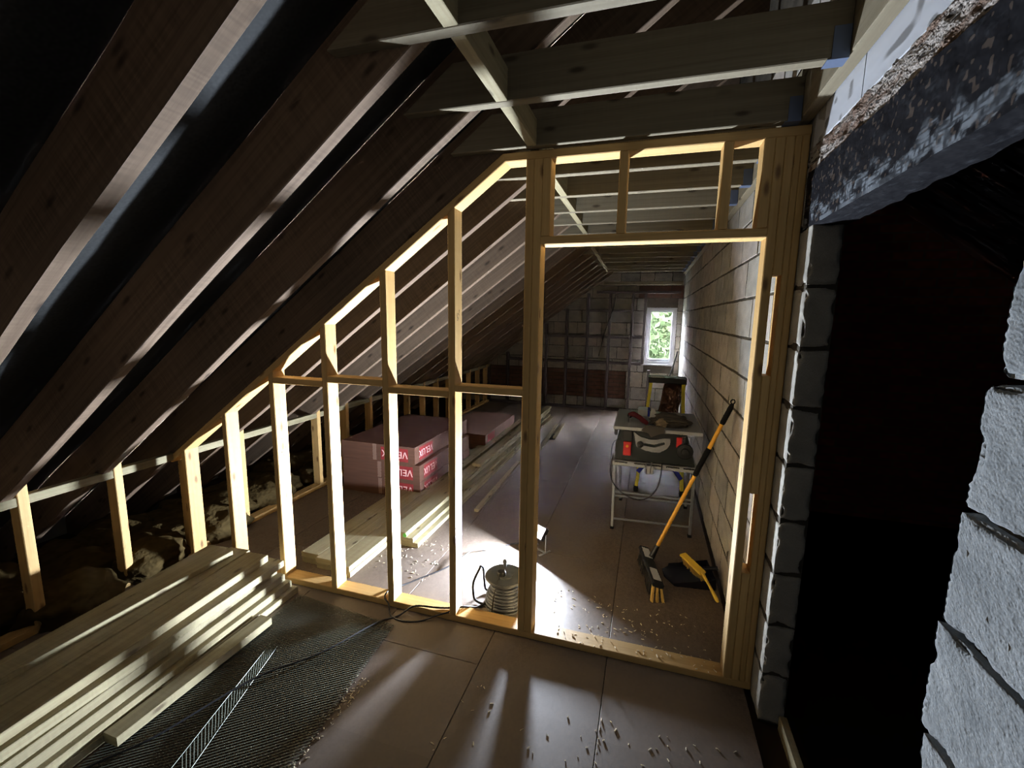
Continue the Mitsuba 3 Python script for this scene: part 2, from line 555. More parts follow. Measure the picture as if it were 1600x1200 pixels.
# above the opening: rough mortar bed and smooth blocks, then plain blocks up to the ridge
mb = trimesh.creation.box((.1, 1.35, .092))
mb = mb.subdivide_to_size(.02)
mbv = np.array(mb.vertices)
mbv[:, 0] += (meshkit.fbm(mbv * 40, 3) - .5) * .02 * (np.abs(mbv[:, 0]) > .049)
part(wr, 'mortar_bed', mikit.ply(trimesh.Trimesh(mbv + np.array([WX + .052, 1.42, 2.330]), mb.faces, process=False), 'mortar_rough', True), 'rough mortar bed over the beam')
for a, b in ((0.75, 1.20), (1.20, 1.66), (1.66, 2.07)):
    part(wr, 'block', Geo().box(WX + random.uniform(-.002, .002), WX + .1, a + .002, b - .002, 2.376, 2.60, .003).ply('block_smooth'))
for i, za in enumerate((2.60, 2.8345, 3.069)):
    lay(wr, 0.75, 1.95, za, min(CH, 3.34 - za), .23 if i % 2 else .4575)
for i, za in enumerate((2.065, 2.30, 2.5345, 2.769, 3.0035)):
    lay(wr, -2.7, 0.75, za, CH, .23 if i % 2 else .4575)

# far wall: blocks with a band of brown bricks and a window
wf = struct('wall_far', 'grey block end wall with a band of brown brick')
WIN = (-0.05, 0.47, 0.905, 1.925)
g = Geo()
yy = FAR + .012
g.box(-4.4, WIN[0], yy, yy + .1, -0.15, 3.8, .001)
g.box(WIN[1], 0.7, yy, yy + .1, -0.15, 3.8, .001)
g.box(WIN[0], WIN[1], yy, yy + .1, -0.15, WIN[2], .001)
g.box(WIN[0], WIN[1], yy, yy + .1, WIN[3], 3.8, .001)
scene[wf] = g.ply('mortar')


def xblock(x0, x1, z0, z1, bsdf, d=.1):
    g = Geo().box(x0 + .006, x1 - .006, FAR + random.uniform(-.004, .004), FAR + d, z0 + .006, z1 - .006, .004)
    return g.ply(bsdf)


def course_far(z0, z1, off, L, mats, xa=-4.2, xb=0.56):
    x = xa + off
    xs = [xa]
    while x < xb - .05:
        xs.append(x)
        x += L
    xs.append(xb)
    for a, b in zip(xs[:-1], xs[1:]):
        segs = [(a, b)]
        if z1 > WIN[2] + .01 and z0 < WIN[3] - .01:
            segs = [(a, min(b, WIN[0])), (max(a, WIN[1]), b)]
        for p, q in segs:
            if q - p > .04:
                part(wf, 'brick' if L < .3 else 'block', xblock(p, q, z0, z1, random.choice(mats)))


far_rows = [-0.02, 0.215]
course_far(-0.02, 0.215, .2, BLK, BL)
zc = 0.215
k = 0
while zc < 0.735:
    z1 = min(zc + .0745, 0.74)
    course_far(zc, z1, .11 if k % 2 else 0.0, .235, ('brick_brown',), -3.4, -0.36)
    zc = z1
    k += 1
course_far(0.215, 0.45, .1, .44, BL, -0.36, 0.56)
course_far(0.45, 0.74, .3, .44, BL, -0.36, 0.56)
zc = 0.74
k = 0
while zc < 3.3:
    z1 = zc + .225
    lo = (zc - K0 - .20) / SL
    if zc > 1.93:
        course_far(zc, z1, .2 if k % 2 else .0, BLK, BL, max(-4.0, lo), -0.2)
        course_far(zc, z1, .25, .3, ('brick_brown',) if zc < 2.2 else BL, -0.2, 0.56)
    else:
        course_far(zc, z1, .2 if k % 2 else .43, BLK, BL, max(-4.0, lo))
    zc = z1
    k += 1

wb = struct('wall_rear', 'block wall behind the viewpoint')
scene[wb] = Geo().box(-4.45, 4.6, -2.78, -2.69, -0.3, 4.0, .001).ply('block_c')
we = struct('wall_eaves', 'low wall at the eaves')
scene[we] = Geo().box(-4.45, -4.3, -2.75, FAR + .3, -0.2, 0.3, .001).ply('block_c')
we = struct('wall_side_eaves', 'low wall at the eaves of the unlit room')
scene[we] = Geo().box(4.5, 4.6, -2.75, 4.9, -0.3, 1.3, .001).ply('block_c')
wg = struct('wall_side_gable', 'brown brick end wall of the unlit room')
scene[wg] = Geo().box(0.67, 4.6, 4.8, 4.9, -0.2, 3.9, .001).ply('brick_gable')

# window
w1 = struct('window_1', 'white framed window in the far wall with trees outside')
wy = FAR + .03
g = Geo()
x0, x1, z0, z1 = WIN
for a in ((x0, x0 + .05, z0, z1), (x1 - .05, x1, z0, z1), (x0 + .05, x1 - .05, z0, z0 + .055), (x0 + .05, x1 - .05, z1 - .05, z1)):
    g.box(a[0], a[1], wy - .01, wy + .06, a[2], a[3], .004)
part(w1, 'frame', g.ply('plastic_white'))
g = Geo()
for a in ((x0 + .05, x0 + .08, z0 + .055, z1 - .05), (x1 - .08, x1 - .05, z0 + .055, z1 - .05), (x0 + .08, x1 - .08, z0 + .055, z0 + .09), (x0 + .08, x1 - .08, z1 - .08, z1 - .05)):
    g.box(a[0], a[1], wy + .005, wy + .05, a[2], a[3], .003)
part(w1, 'sash', g.ply('plastic_white'))
pg = Geo().quadgrid(np.array([[[x0 + .08, wy + .03, z0 + .09], [x0 + .08, wy + .03, z1 - .08]], [[x1 - .08, wy + .03, z0 + .09], [x1 - .08, wy + .03, z1 - .08]]]), np.zeros((2, 2, 2)))
part(w1, 'pane', pg.ply('pane'))
part(w1, 'sill', Geo().box(x0 - .03, x1 + .02, wy - .06, wy + .0, z0 - .03, z0, .004).ply('plastic_white'))

# outside
gr = struct('ground', 'green ground outside the window')
scene[gr] = Geo().box(-30, 30, 9.2, 60, -6.2, -6.0, .01).ply('ground_green')


def tree(x, y, zc, r, n, seed, label):
    rr = np.random.default_rng(seed)
    t = thing('tree', label, 'tree')
    part(t, 'trunk', Geo().tube([(x, y, -6), (x + .1, y, -3), (x, y, zc)], [.16, .13, .05], 8).ply('bark', 35))
    for b, mat in enumerate(('leaf_a', 'leaf_b')):
        d = rr.normal(size=(n, 3))
        d /= np.linalg.norm(d, axis=1, keepdims=True)
        rad = r * rr.uniform(.3, 1, n) ** .5 * (0.7 + .6 * meshkit.noise(d * 2.5, seed))
        ctr = d * rad[:, None] * np.array([1, 1, 1.25]) + np.array([x, y, zc])
        a = rr.normal(size=(n, 3))
        a /= np.linalg.norm(a, axis=1, keepdims=True)
        bb = np.cross(a, rr.normal(size=(n, 3)))
        bb /= np.linalg.norm(bb, axis=1, keepdims=True)
        s = rr.uniform(.07, .14, n)[:, None]
        v = np.stack([ctr - a * s, ctr - bb * s * .55, ctr + a * s, ctr + bb * s * .55], 1).reshape(-1, 3)
        i = np.arange(n)[:, None] * 4
        part(t, 'foliage', mikit.ply((v, np.vstack([i + [0, 1, 2], i + [0, 2, 3]])), mat, False), kind='stuff')


tree(0.4, 15.5, 0.4, 2.4, 8500, 1, 'leafy light green tree filling the lower left of the window view')
tree(0.3, 23.5, 2.2, 3.2, 8500, 2, 'green tree crown behind, filling the top of the window view')

# ------------------------------------------------------------------ rafters
ORD = ['first', 'second', 'third', 'fourth', 'fifth', 'sixth', 'seventh', 'eighth', 'ninth', 'tenth', 'eleventh', 'twelfth', 'thirteenth', 'fourteenth', 'fifteenth', 'sixteenth', 'seventeenth']
RT, RD = 0.050, 0.220
rafter_labels = {0: 'roof rafter behind the viewpoint, third back', 1: 'roof rafter behind the viewpoint, second back', 2: 'roof rafter just behind the viewpoint',
                 3: 'rough sawn roof rafter crossing the top left corner, nearest of those in view', 4: 'roof rafter with a broad lit underside, second from the top left corner',
                 5: 'roof rafter with a thin lit underside and a knot, third from the top left corner', 6: 'dark roof rafter directly above the sloping head of the partition'}
for k, y in enumerate(RY):
    if k < 2 or y > FAR - .1:
        continue
    lab = rafter_labels.get(k) or f'roof rafter beyond the partition, {ORD[k - 7]} one counting away from the partition'
    key = thing('rafter', lab, 'rafter', 'sloping roof rafters')
    xa, xb = -4.25, RIDGE - .03
    off = NRM * RD / 2
    p0 = np.array([xa, y + RT / 2, under(xa)]) + off
    p1 = np.array([xb, y + RT / 2, under(xb)]) + off
    scene[key] = Geo().beam(p0, p1, RT, RD, NRM, .003, cut1=(1, 0, 0), wob=.012 if k < 8 else 0).ply('wood_rafter')

# ------------------------------------------------------------------ ceiling joists, blocking, wall plate
JT, JH, JZ = 0.045, 0.155, 2.482
JY = [y - JT - .001 for y in RY]
joist_ks = [k for k in range(3, len(RY)) if JY[k] < 8.0]
jl = {3: 'timber ceiling joist above the top edge, nearest the viewpoint', 4: 'timber ceiling joist with a pointed lit end at the top, nearest of those in view',
      5: 'deep timber ceiling joist ending in a metal hanger at the wall', 6: 'timber ceiling joist resting along the flat head of the partition'}
for k in joist_ks:
    lab = jl.get(k) or f'timber ceiling joist beyond the partition, {ORD[k - 7]} one counting away from the partition'
    key = thing('ceiling_joist', lab, 'joist', 'level ceiling joists')
    y = JY[k]
    xe = -0.95 + random.uniform(-.012, .012)
    zc = JZ + JH / 2
    xc = xe + JH / 2 / SL
    g = Geo().beam((xc, y + JT / 2, zc), (WX - .052, y + JT / 2, zc), JT, JH, (0, 0, 1), .003, cut0=(-SL, 0, 1), wob=0.0)
    part(key, 'body', g.ply('wood_joist'))
    hg = Geo()
    hx0, hx1 = WX - .052 - .055, WX - .052
    hg.box(hx0, hx1, y - .003, y + JT + .003, JZ - .004, JZ - .001, .0005)
    for yy in (y - .003, y + JT + .001):
        hg.box(hx0 + .01, hx1, yy, yy + .002, JZ - .002, JZ + .085, .0005)
    part(key, 'hanger', hg.ply('galv'), 'galvanised metal hanger')

for k in joist_ks[:-1]:
    y0, y1 = JY[k] + JT, JY[k + 1]
    n = k - 5
    lab = {3: 'short blocking piece at the top edge, between the two nearest ceiling joists', 4: 'short blocking piece left of the ceiling centre, between the pointed joist and the hanger joist',
           5: 'short blocking piece meeting the corner of the partition head'}.get(k) or f'short blocking piece between ceiling joists beyond the partition, {ORD[k - 6]} from the partition'
    key = thing('ceiling_blocking', lab, 'blocking', 'line of blocking between ceiling joists')
    dx = -0.018 * max(0, (k - 6)) * .75
    zt = JZ + .0015
    scene[key] = Geo().box(-.575 + dx, -.532 + dx, y0, y1, zt, zt + .11, .002).ply('wood_pale')

key = thing('wall_plate', 'long timber wall plate fixed along the top of the block wall, carrying the joists', 'beam')
scene[key] = Geo().box(WX - .050, WX - .003, -2.6, 8.3, 2.490, 2.69, .003).ply('wood_joist')

key = thing('lintel_beam', 'blackened beam with flaking paint spanning the dark opening', 'beam')
bm = Manifold.cube((.118, 1.34, .212)).refine_to_length(.02).to_mesh()
bv = np.array(bm.vert_properties[:, :3])
bv += (meshkit.fbm(bv * 18, 3)[:, None] - .5) * .010 * np.sign(bv - np.array([.059, .67, .106])) * (np.abs(bv - np.array([.059, .67, .106])) > np.array([.058, .66, .105]))
scene[key] = mikit.ply(trimesh.Trimesh(bv + np.array([WX - .006, .72, 2.073]), bm.tri_verts, process=False), 'beam_black', 35)

key = thing('threshold_batten', 'pale plank on edge at the foot of the dark opening, beside the block pier', 'plank')
scene[key] = Geo().box(.638, .668, -.4, 1.945, -0.075, 0.035, .002).ply('wood_pale')

# ------------------------------------------------------------------ partition
PF, PD = 2.094, 0.095
CY = PF + PD / 2
ST = 0.038
pt = thing('stud_partition', 'new timber stud partition with a sloping head and an open doorway', 'partition wall')


def stud(x0, x1, z0, z1, name='stud', cut=None, mat='wood_new', label=None):
    xm = (x0 + x1) / 2
    if cut == 'rake':
        z1 = SL * xm + 2.942
    return part(pt, name, Geo().beam((xm, CY, z0), (xm, CY, z1), x1 - x0, PD, (0, 1, 0), .0035, cut1=(-SL, 0, 1) if cut else None).ply(mat), label)


part(pt, 'sole_plate', Geo().box(-3.02, .557, PF, PF + PD, 0.0, ST, .0035).ply('wood_new'))
part(pt, 'head_plate', Geo().beam((-.6950, CY, 2.437 + ST / 2), (.557, CY, 2.437 + ST / 2), PD, ST, (0, 0, 1), .0035, cut0=(1, 0, .327)).ply('wood_new'))
off = NRM * ST / 2
p0 = np.array([-3.06, CY, SL * -3.06 + 2.942]) + off
OC = np.array([-.7012, CY, 2.475])
MN = np.array([1, 0, .327])
p1 = OC - NRM * ST / 2
p1 = p1 + ALONG * (((OC - p1) @ MN) / (ALONG @ MN))
part(pt, 'raking_plate', Geo().beam(p0, p1, PD, ST, NRM, .0035, cut1=(1, 0, .327)).ply('wood_new'))
for xr in (-2.925, -2.541, -2.142, -1.750, -1.350, -.950):
    stud(xr - ST, xr, ST, 0, cut='rake')
stud(-.586, -.5485, ST, 2.437)
stud(-.548, -.508, ST, 2.437)
stud(-.5075, -.468, 2.096, 2.437, 'cripple_stud')
stud(-.165, -.127, 2.096, 2.437, 'cripple_stud')
stud(.250, .288, 2.096, 2.437, 'cripple_stud')
stud(.397, .4365, 2.096, 2.437, 'cripple_stud')
part(pt, 'door_header', Geo().box(-.5075, .437, PF, PF + PD, 2.057, 2.0955, .0035).ply('wood_new'))
stud(.437, .4720, ST, 2.437)
for a, b in ((ST, .582), (.963, 1.488), (1.906, 2.437)):
    stud(.4730, .5055, a, b, 'packer')
stud(.5065, .530, ST, 2.437)
stud(.5305, .557, ST, 2.437)
for a, b, zt in ((-2.142, -1.788, 1.337), (-1.750, -1.388, 1.3645), (-1.350, -.988, 1.329), (-.950, -.586, 1.3625)):
    part(pt, 'noggin', Geo().box(a, b, PF + .001, PF + PD - .001, zt - ST, zt, .0035).ply('wood_new'))

# grade stamps and pencil marks printed on three studs
def stamp(x, y, z, w, h, seed):
    r = np.random.default_rng(seed)
    g = Geo()
    for i in range(7):
        a, b = r.uniform(-w / 2, w / 2), r.uniform(-h / 2, h / 2)
        l, t = r.uniform(.008, .02), .0022
        if i % 2:
            l, t = t, l
        g.box(x + .0002, x + .0006, y + a - l / 2, y + a + l / 2, z + b - t / 2, z + b + t / 2, .0001)
    part(pt, 'stamp', g.ply('ink'), 'dark printed stamp', 'stuff')


stamp(-2.142, PF + .05, .90, .05, .16, 1)
stamp(-.950, PF + .05, 1.72, .05, .05, 2)
stamp(-1.750, PF + .05, .85, .04, .06, 3)

# ------------------------------------------------------------------ knee wall along the eaves
kw = struct('wall_left', 'low timber stud wall along the eaves')
for k, y in enumerate(RY):
    ya = y + RT + .014
    if ya > FAR - .1 or y < -.5:
        continue
    zt = .81
    part(kw, 'stud', Geo().beam((-3.07, ya + .0225, .04), (-3.07, ya + .0225, zt), .08, .045, (0, 1, 0), .003, cut1=(-SL, 0, 1)).ply('wood_new'))
part(kw, 'rail', Geo().box(-3.085, -3.036, -1.0, FAR - .05, .715, .764, .003).ply('wood_pale'))
part(kw, 'sole_plate', Geo().box(-3.115, -3.03, -1.0, FAR - .05, .001, .04, .003).ply('wood_new'))

# ------------------------------------------------------------------ stud frame against the far wall
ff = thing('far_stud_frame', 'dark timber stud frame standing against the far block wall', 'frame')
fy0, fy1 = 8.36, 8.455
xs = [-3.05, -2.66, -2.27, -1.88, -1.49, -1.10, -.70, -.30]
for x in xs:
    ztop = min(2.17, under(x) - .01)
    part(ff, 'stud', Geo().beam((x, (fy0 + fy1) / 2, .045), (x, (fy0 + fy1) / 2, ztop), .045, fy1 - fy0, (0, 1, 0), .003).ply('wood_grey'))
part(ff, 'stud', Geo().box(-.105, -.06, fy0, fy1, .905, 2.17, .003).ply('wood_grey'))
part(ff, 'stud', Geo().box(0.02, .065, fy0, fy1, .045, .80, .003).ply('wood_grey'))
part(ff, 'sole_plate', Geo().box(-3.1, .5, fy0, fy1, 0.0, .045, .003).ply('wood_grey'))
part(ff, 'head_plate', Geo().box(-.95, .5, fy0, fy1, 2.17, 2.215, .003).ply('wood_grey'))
for a, b in zip(xs[:-1], xs[1:]):
    for zz in (.90, 1.375, 1.86):
        if under(a) > zz + .05:
            part(ff, 'noggin', Geo().box(a + .0225, b - .0225, fy0 + .002, fy1 - .002, zz - .0225, zz + .0225, .003).ply('wood_grey'))
for zz in (.90, 1.385):
    part(ff, 'noggin', Geo().box(-.2775, -.105, fy0 + .002, fy1 - .002, zz - .0225, zz + .0225, .003).ply('wood_grey'))
key = thing('ceiling_trimmer', 'dark timber trimmer spanning below the ceiling at the far end', 'beam')
scene[key] = Geo().box(-.80, .51, 8.10, 8.145, 2.30, 2.36, .003).ply('wood_joist')
key = thing('hanging_wire', 'thin black wire hanging down in front of the far stud frame', 'wire')
scene[key] = Geo().tube([(-.60, 8.34, 2.16), (-.635, 8.34, 1.90), (-.70, 8.34, 1.70), (-.79, 8.34, 1.40), (-.86, 8.34, 1.02)], .007, 6).ply('rubber_black', 40)

# ------------------------------------------------------------------ eaves insulation
def wool(lumps, seed):
    r = np.random.default_rng(seed)
    g = Geo()
    for x, y, z, a, b, c in lumps:
        m = trimesh.creation.icosphere(3)
        v = np.array(m.vertices)
        d = meshkit.fbm(v * 2.2 + r.uniform(0, 90), 4)
        v = v * (0.62 + .75 * d)[:, None] * np.array([a, b, c]) + np.array([x, y, z])
        g.add(v, m.faces)
    return g


lumps = []
r0 = np.random.default_rng(3)
for y in np.arange(.3, 5.2, .34):
    for x in (-3.70, -3.36):
        lumps.append((x + r0.uniform(-.08, .08), y + r0.uniform(-.1, .1), r0.uniform(-.02, .06), .24, .26, r0.uniform(.10, .18)))
for y in (.55, .95, 1.5, 1.95, 2.45):
    lumps.append((-2.98 - .13 + r0.uniform(-.03, .03), y, .06, .18, .22, r0.uniform(.12, .2)))
key = thing('insulation', 'yellow-brown glass wool insulation lying loose behind the low stud wall', 'insulation', kind='stuff')
scene[key] = wool(lumps, 5).ply('wool', True)

# ------------------------------------------------------------------ timber stacks
def board(name, label, group, x0, x1, y0, y1, z0, z1, yaw=0.0, mat='wood_pale', c=.003, wob=.0, extra=None):
    """A board lying along y; yaw (degrees) about its far end."""
    key = thing(name, label, 'board', group)
    g = Geo().beam(((x0 + x1) / 2, y0, (z0 + z1) / 2), ((x0 + x1) / 2, y1, (z0 + z1) / 2), x1 - x0, z1 - z0, (0, 0, 1), c, wob=wob)
    if yaw:
        p = ((x0 + x1) / 2, y1, 0)
        g.moved(shift(*p) @ rot((0, 0, 1), yaw) @ shift(-p[0], -p[1], 0))
    scene[key] = g.ply(mat)
    return key


FG = 'boards stacked in the left foreground'
FAR_Y = 2.05
layers = [(0.001, .042, -1.988, 2.03, 0.0, 'lowest'), (.043, .084, -2.022, 2.015, 1.7, 'second from the bottom'), (.085, .128, -2.056, 2.000, 2.1, 'third from the bottom'),
          (.129, .170, -2.101, 1.985, 3.4, 'fourth from the bottom'), (.171, .212, -2.066, 2.010, 1.1, 'fifth from the bottom'), (.213, .256, -2.142, 1.965, 3.4, 'top layer')]
for i, (z0, z1, xr, yf, yaw, word) in enumerate(layers):
    board('stacked_board', f'pale board edging the foreground timber stack on the right, {word}', FG, xr - .145, xr, -.55, yf, z0, z1, yaw)
    x = xr - .152
    for j in range(2):
        side = ('second', 'third')[j]
        board('stacked_board', f'pale foreground stack board, {side} from the right edge, {word.split(",")[0]}', FG, x - .145, x, -.55 + .03 * j, yf - .02 * j + .01, z0, z1, yaw)
        x -= .150
board('stacked_board', 'narrow board lying alone on top of the foreground timber stack, its end catching light', FG, -2.425, -2.335, -.4, 1.900, .257, .287, -.5)
board('offcut', 'short timber offcut lying on the black metal lath beside the foreground stack', None, -1.972, -1.892, .992, 1.735, .016, .058, -.8)
board('thin_strip', 'thin brown timber strip lying between the offcut and the foreground stack', None, -1.994, -1.978, 1.22, 1.74, .0425, .056, 0, 'wood_joist')

BG = 'boards stacked on the floor behind the partition'
for i, (z0, z1, dx) in enumerate(((0.001, .038, 0), (.039, .077, -.006))):
    for j in range(3):
        w = ('right', 'middle', 'left')[j]
        xr = -1.737 + dx - .148 * j
        board('floor_board_stack', f'pale board of the low pack touching the partition sole, {w} board of the {"lower" if i == 0 else "upper"} layer', BG, xr - .146, xr, 2.262 + .03 * j, 6.4 - .1 * j, z0, z1, -.6)
steps = [(.001, .036, -1.492, 2.742, 'lowest'), (.037, .071, -1.533, 2.741, 'second from the floor'), (.072, .107, -1.590, 2.741, 'third from the floor, its end marked green')]
for i, (z0, z1, xr, yf, word) in enumerate(steps):
    w = .20 if i == 0 else .145
    board('stepped_board', f'pale board of the stepped pack, {word}', BG, xr - w, xr, yf, 7.35, z0, z1, -.7)
for i, (z0, z1, xr, yf) in enumerate(((.108, .143, -1.548, 3.62), (.144, .178, -1.556, 3.64), (.179, .212, -1.520, 4.10))):
    board('stepped_board', f'pale upper board of the stepped pack, {("third from the top", "second from the top", "topmost, starting further back")[i]}', BG, xr - .098, xr, yf, 7.4 - .03 * i, z0, z1, -.9)
board('floor_board_stack', 'long pale board lying beside the far cardboard box', BG, -1.885, -1.80, 4.0, 6.6, .078, .115, -.2)
key = thing('green_end_mark', 'green paint mark on the end of a board in the stepped pack', 'paint mark')
scene[key] = Geo().lathe([(0, 0), (.016, 0), (.016, .002), (0, .002)], (-1.655, 2.7375, .088), (0, -1, 0), 12).ply('green_paint')
batten = [((-1.368, 3.461, .014), (-1.385, 4.87, .014), 'thin batten on the floor beside the stepped pack, nearest the lamp'), ((-1.244, 5.372, .038), (-1.300, 6.75, .040), 'thin batten beside the stepped pack, propped on dark offcuts further back'),
          ((-1.185, 5.98, .038), (-1.21, 6.83, .040), 'shortest thin batten, furthest from the stepped pack')]
for a, b, lab in batten:
    key = thing('thin_batten', lab, 'batten', 'thin battens beside the stepped pack')
    scene[key] = Geo().beam(a, b, .04, .026, (0, 0, 1), .002).ply('wood_pale')
for (x, y), lab in zip(((-1.27, 6.2), (-1.22, 6.05)), ('small dark offcut under the middle batten by the stepped pack', 'small dark offcut under the shortest batten by the stepped pack')):
    key = thing('dark_offcut', lab, 'offcut', 'dark offcuts under the battens')
    scene[key] = Geo().box(x - .05, x + .04, y - .05, y + .05, .0, .024, .004).ply('machine_dark')

# ------------------------------------------------------------------ cardboard boxes
def text_part(parent, word, h, origin, ux, uy, mat='print_white'):
    m = meshkit.text_mesh(word, h, .0012, True)
    v = np.asarray(m.vertices)
    ux, uy = unit(ux), unit(uy)
    uz = np.cross(ux, uy)
    w = v[:, 0].max()
    g = Geo().add(np.asarray(origin) + (v[:, :1] - w / 2) * ux + (v[:, 1:2] - h / 2) * uy + v[:, 2:] * uz, m.faces)
    return part(parent, 'lettering', g.ply(mat), 'white lettering printed upside down')


def carton(lab, x0, x1, y0, y1, z0, z1, front=True, side=True, seed=0, word=True):
    t = thing('cardboard_box', lab, 'box', 'large flat cardboard boxes')
    part(t, 'body', Geo().box(x0, x1, y0, y1, z0, z1, .004).ply('cardboard'))
    h = z1 - z0
    if side:
        ya, yb = y0 + .085, y0 + .36
        part(t, 'print_panel', Geo().box(x1, x1 + .0008, ya, yb, z0 + .02, z1 - .02, .0002).ply('print_red'), 'red printed panel')
        if word:
            text_part(t, 'VELUX', .062, (x1 + .0009, (ya + yb) / 2, (z0 + z1) / 2), (0, -1, 0), (0, 0, -1))
    if front:
        part(t, 'print_panel', Geo().box(x1 - .36, x1 - .07, y0 - .0008, y0, z0 + .02, z1 - .02, .0002).ply('print_red'), 'red printed panel')
        text_part(t, 'VELUX', .062, (x1 - .21, y0 - .0009, (z0 + z1) / 2), (-1, 0, 0), (0, 0, -1))
    part(t, 'tape', Geo().box(x1 - .45, x1 - .41, y0 - .0006, y0, z0 + .01, z1 - .0, .0001).ply('tape'))
    return t


carton('flat cardboard box with a red panel, lowest of the stack behind the partition', -2.80, -1.955, 3.52, 4.72, 0.001, .168)
carton('flat cardboard box with a red panel, middle of the stack behind the partition', -2.79, -1.955, 3.515, 4.70, .169, .336)
carton('flat cardboard box with white lettering on red, topmost of the stack behind the partition', -2.80, -2.003, 3.515, 4.75, .337, .505)
carton('flat cardboard box with a small red panel lying further back by the long boards', -2.55, -1.90, 5.11, 6.385, .095, .230, front=False, word=False)
carton('plain cardboard box half hidden under the further flat box', -2.75, -2.02, 4.95, 6.3, .001, .094, front=False, side=False)

# ------------------------------------------------------------------ work lamp and cables
LP = np.array([-.690, 3.0, .150])
LN = unit((-.55, -.835, .70))
wl = thing('work_lamp', 'small lit floodlight standing on the floor behind the door post', 'lamp')
lx = unit(np.cross((0, 0, 1), LN))
ly = np.cross(LN, lx)
W, Hh = .120, .098
g = Geo()
g.beam(LP - LN * .030, LP - LN * .002, W, Hh, ly, .008)
for i in range(5):
    q = LP + lx * (i - 2) * .018 - LN * .038
    g.beam(q - ly * .035, q + ly * .035, .004, .016, LN, .001)
part(wl, 'housing', g.ply('plastic_black'))
g = Geo()
for s in (-1, 1):
    g.beam(LP + lx * s * (W / 2 - .004) - ly * Hh / 2 + LN * .001, LP + lx * s * (W / 2 - .004) + ly * Hh / 2 + LN * .001, .008, .006, LN, .001)
    g.beam(LP + ly * s * (Hh / 2 - .004) - lx * W / 2 + LN * .001, LP + ly * s * (Hh / 2 - .004) + lx * W / 2 + LN * .001, .008, .006, LN, .001)
part(wl, 'bezel', g.ply('plastic_black'))
em = np.array([LP + LN * .0015 + lx * a * .050 + ly * b * .040 for a, b in ((-1, -1), (1, -1), (1, 1), (-1, 1))])
scene[wl + '__lens'] = mikit.ply((em, np.array([[0, 1, 2], [0, 2, 3]])), 'lens_glass', False,
                                 emitter={'type': 'area', 'radiance': rgb((LAMP * .85, LAMP * .97, LAMP * 1.14))})
labels[wl + '__lens'] = {'label': 'bright white lamp face'}
g = Geo()
for s in (-1, 1):
    hub = LP + lx * s * (W / 2 + .006) - LN * .015
    foot = hub.copy()
    foot[2] = .006
    g.beam(hub, foot + np.array([0, 0, 0.0]), .004, .018, (0, 1, 0), .001)
    g.beam(foot - np.array([LN[0], LN[1], 0]) * .06, foot + np.array([LN[0], LN[1], 0]) * .075, .016, .006, (0, 0, 1), .001)
fa = LP + lx * (W / 2 + .006) - LN * .015
fb = LP - lx * (W / 2 + .006) - LN * .015
fa[2] = fb[2] = .006
g.beam(fa, fb, .016, .006, (0, 0, 1), .001)
part(wl, 'stand', g.ply('steel_grey'))

RC = np.array([-.735, 2.335, 0])
key = thing('lamp_cable', 'grey cable running from the lit lamp over the partition sole to the cable reel', 'cable')
cr = .0045
pts = [tuple(LP - LN * .04 - np.array([0, 0, .03])), (-.78, 3.05, .02), (-.90, 3.02, cr), (-1.05, 2.88, cr), (-1.12, 2.80, .035), (-1.20, 2.60, .02), (-1.33, 2.42, cr), (-1.42, 2.27, .012), (-1.43, 2.19, .044), (-1.415, 2.10, .046),
       (-1.372, 2.075, .03), (-1.34, 2.035, cr), (-1.24, 2.00, cr), (-1.13, 2.04, cr), (-1.06, 2.075, .028), (-1.00, 2.10, .044), (-.94, 2.17, .045), (-.91, 2.22, .02), (-.87, 2.25, cr), (-.83, 2.27, .012)]
scene[key] = Geo().tube(pts, cr, 8, 5).ply('cable_black', 50)
key = thing('extension_cable', 'black extension cable trailing over the metal lath to the lower left', 'cable')
pts = [(-.84, 2.29, .020), (-.88, 2.22, .022), (-.93, 2.17, .046), (-1.0, 2.14, .045), (-1.10, 2.11, .046), (-1.2, 2.09, .046), (-1.24, 2.07, .030), (-1.28, 2.03, .006), (-1.339, 1.974, .006), (-1.432, 1.76, .02), (-1.528, 1.59, .022), (-1.635, 1.46, .027), (-1.729, 1.273, .024),
       (-1.808, 1.059, .022), (-1.86, .985, .02), (-1.93, .90, .012), (-1.95, .80, .01), (-1.96, .5, .007), (-1.94, .1, .006)]
scene[key] = Geo().tube(pts, .0052, 8, 5).ply('cable_black', 50)

cr_ = thing('cable_reel', 'grey cable reel standing on its side behind the partition sole', 'cable reel')
part(cr_, 'lower_flange', Geo().lathe([(0, .002), (.118, .002), (.122, .008), (.118, .014), (0, .014)], RC, n=40).ply('reel_grey', 40))
part(cr_, 'upper_flange', Geo().lathe([(0, .176), (.116, .176), (.121, .183), (.116, .190), (.085, .190), (.08, .186), (.045, .186), (.042, .192), (0, .192)], RC, n=40).ply('reel_grey', 40))
prof = [(.05, .014)]
for i in range(9):
    z0 = .02 + i * .0172
    r = .119 - .0050 * i + random.uniform(-.005, .005)
    for a in np.linspace(0, math.pi, 6):
        prof.append((r - .012 + .012 * math.sin(a), z0 + .0086 - .0086 * math.cos(a)))
prof.append((.05, .176))
part(cr_, 'wound_cord', Geo().lathe(prof, RC, n=40).ply('reel_cord', 60), 'wound grey flex')
part(cr_, 'hub', Geo().lathe([(0, .192), (.026, .192), (.026, .208), (.022, .214), (0, .214)], RC + np.array([-.02, -.01, 0]), n=24).ply('plastic_black', 40), 'dark hub cap')
part(cr_, 'winding_knob', Geo().lathe([(0, .188), (.010, .188), (.009, .205), (.013, .212), (.013, .228), (.008, .234), (0, .234)], RC + np.array([-.03, .085, 0]), n=16).ply('reel_grey', 40))
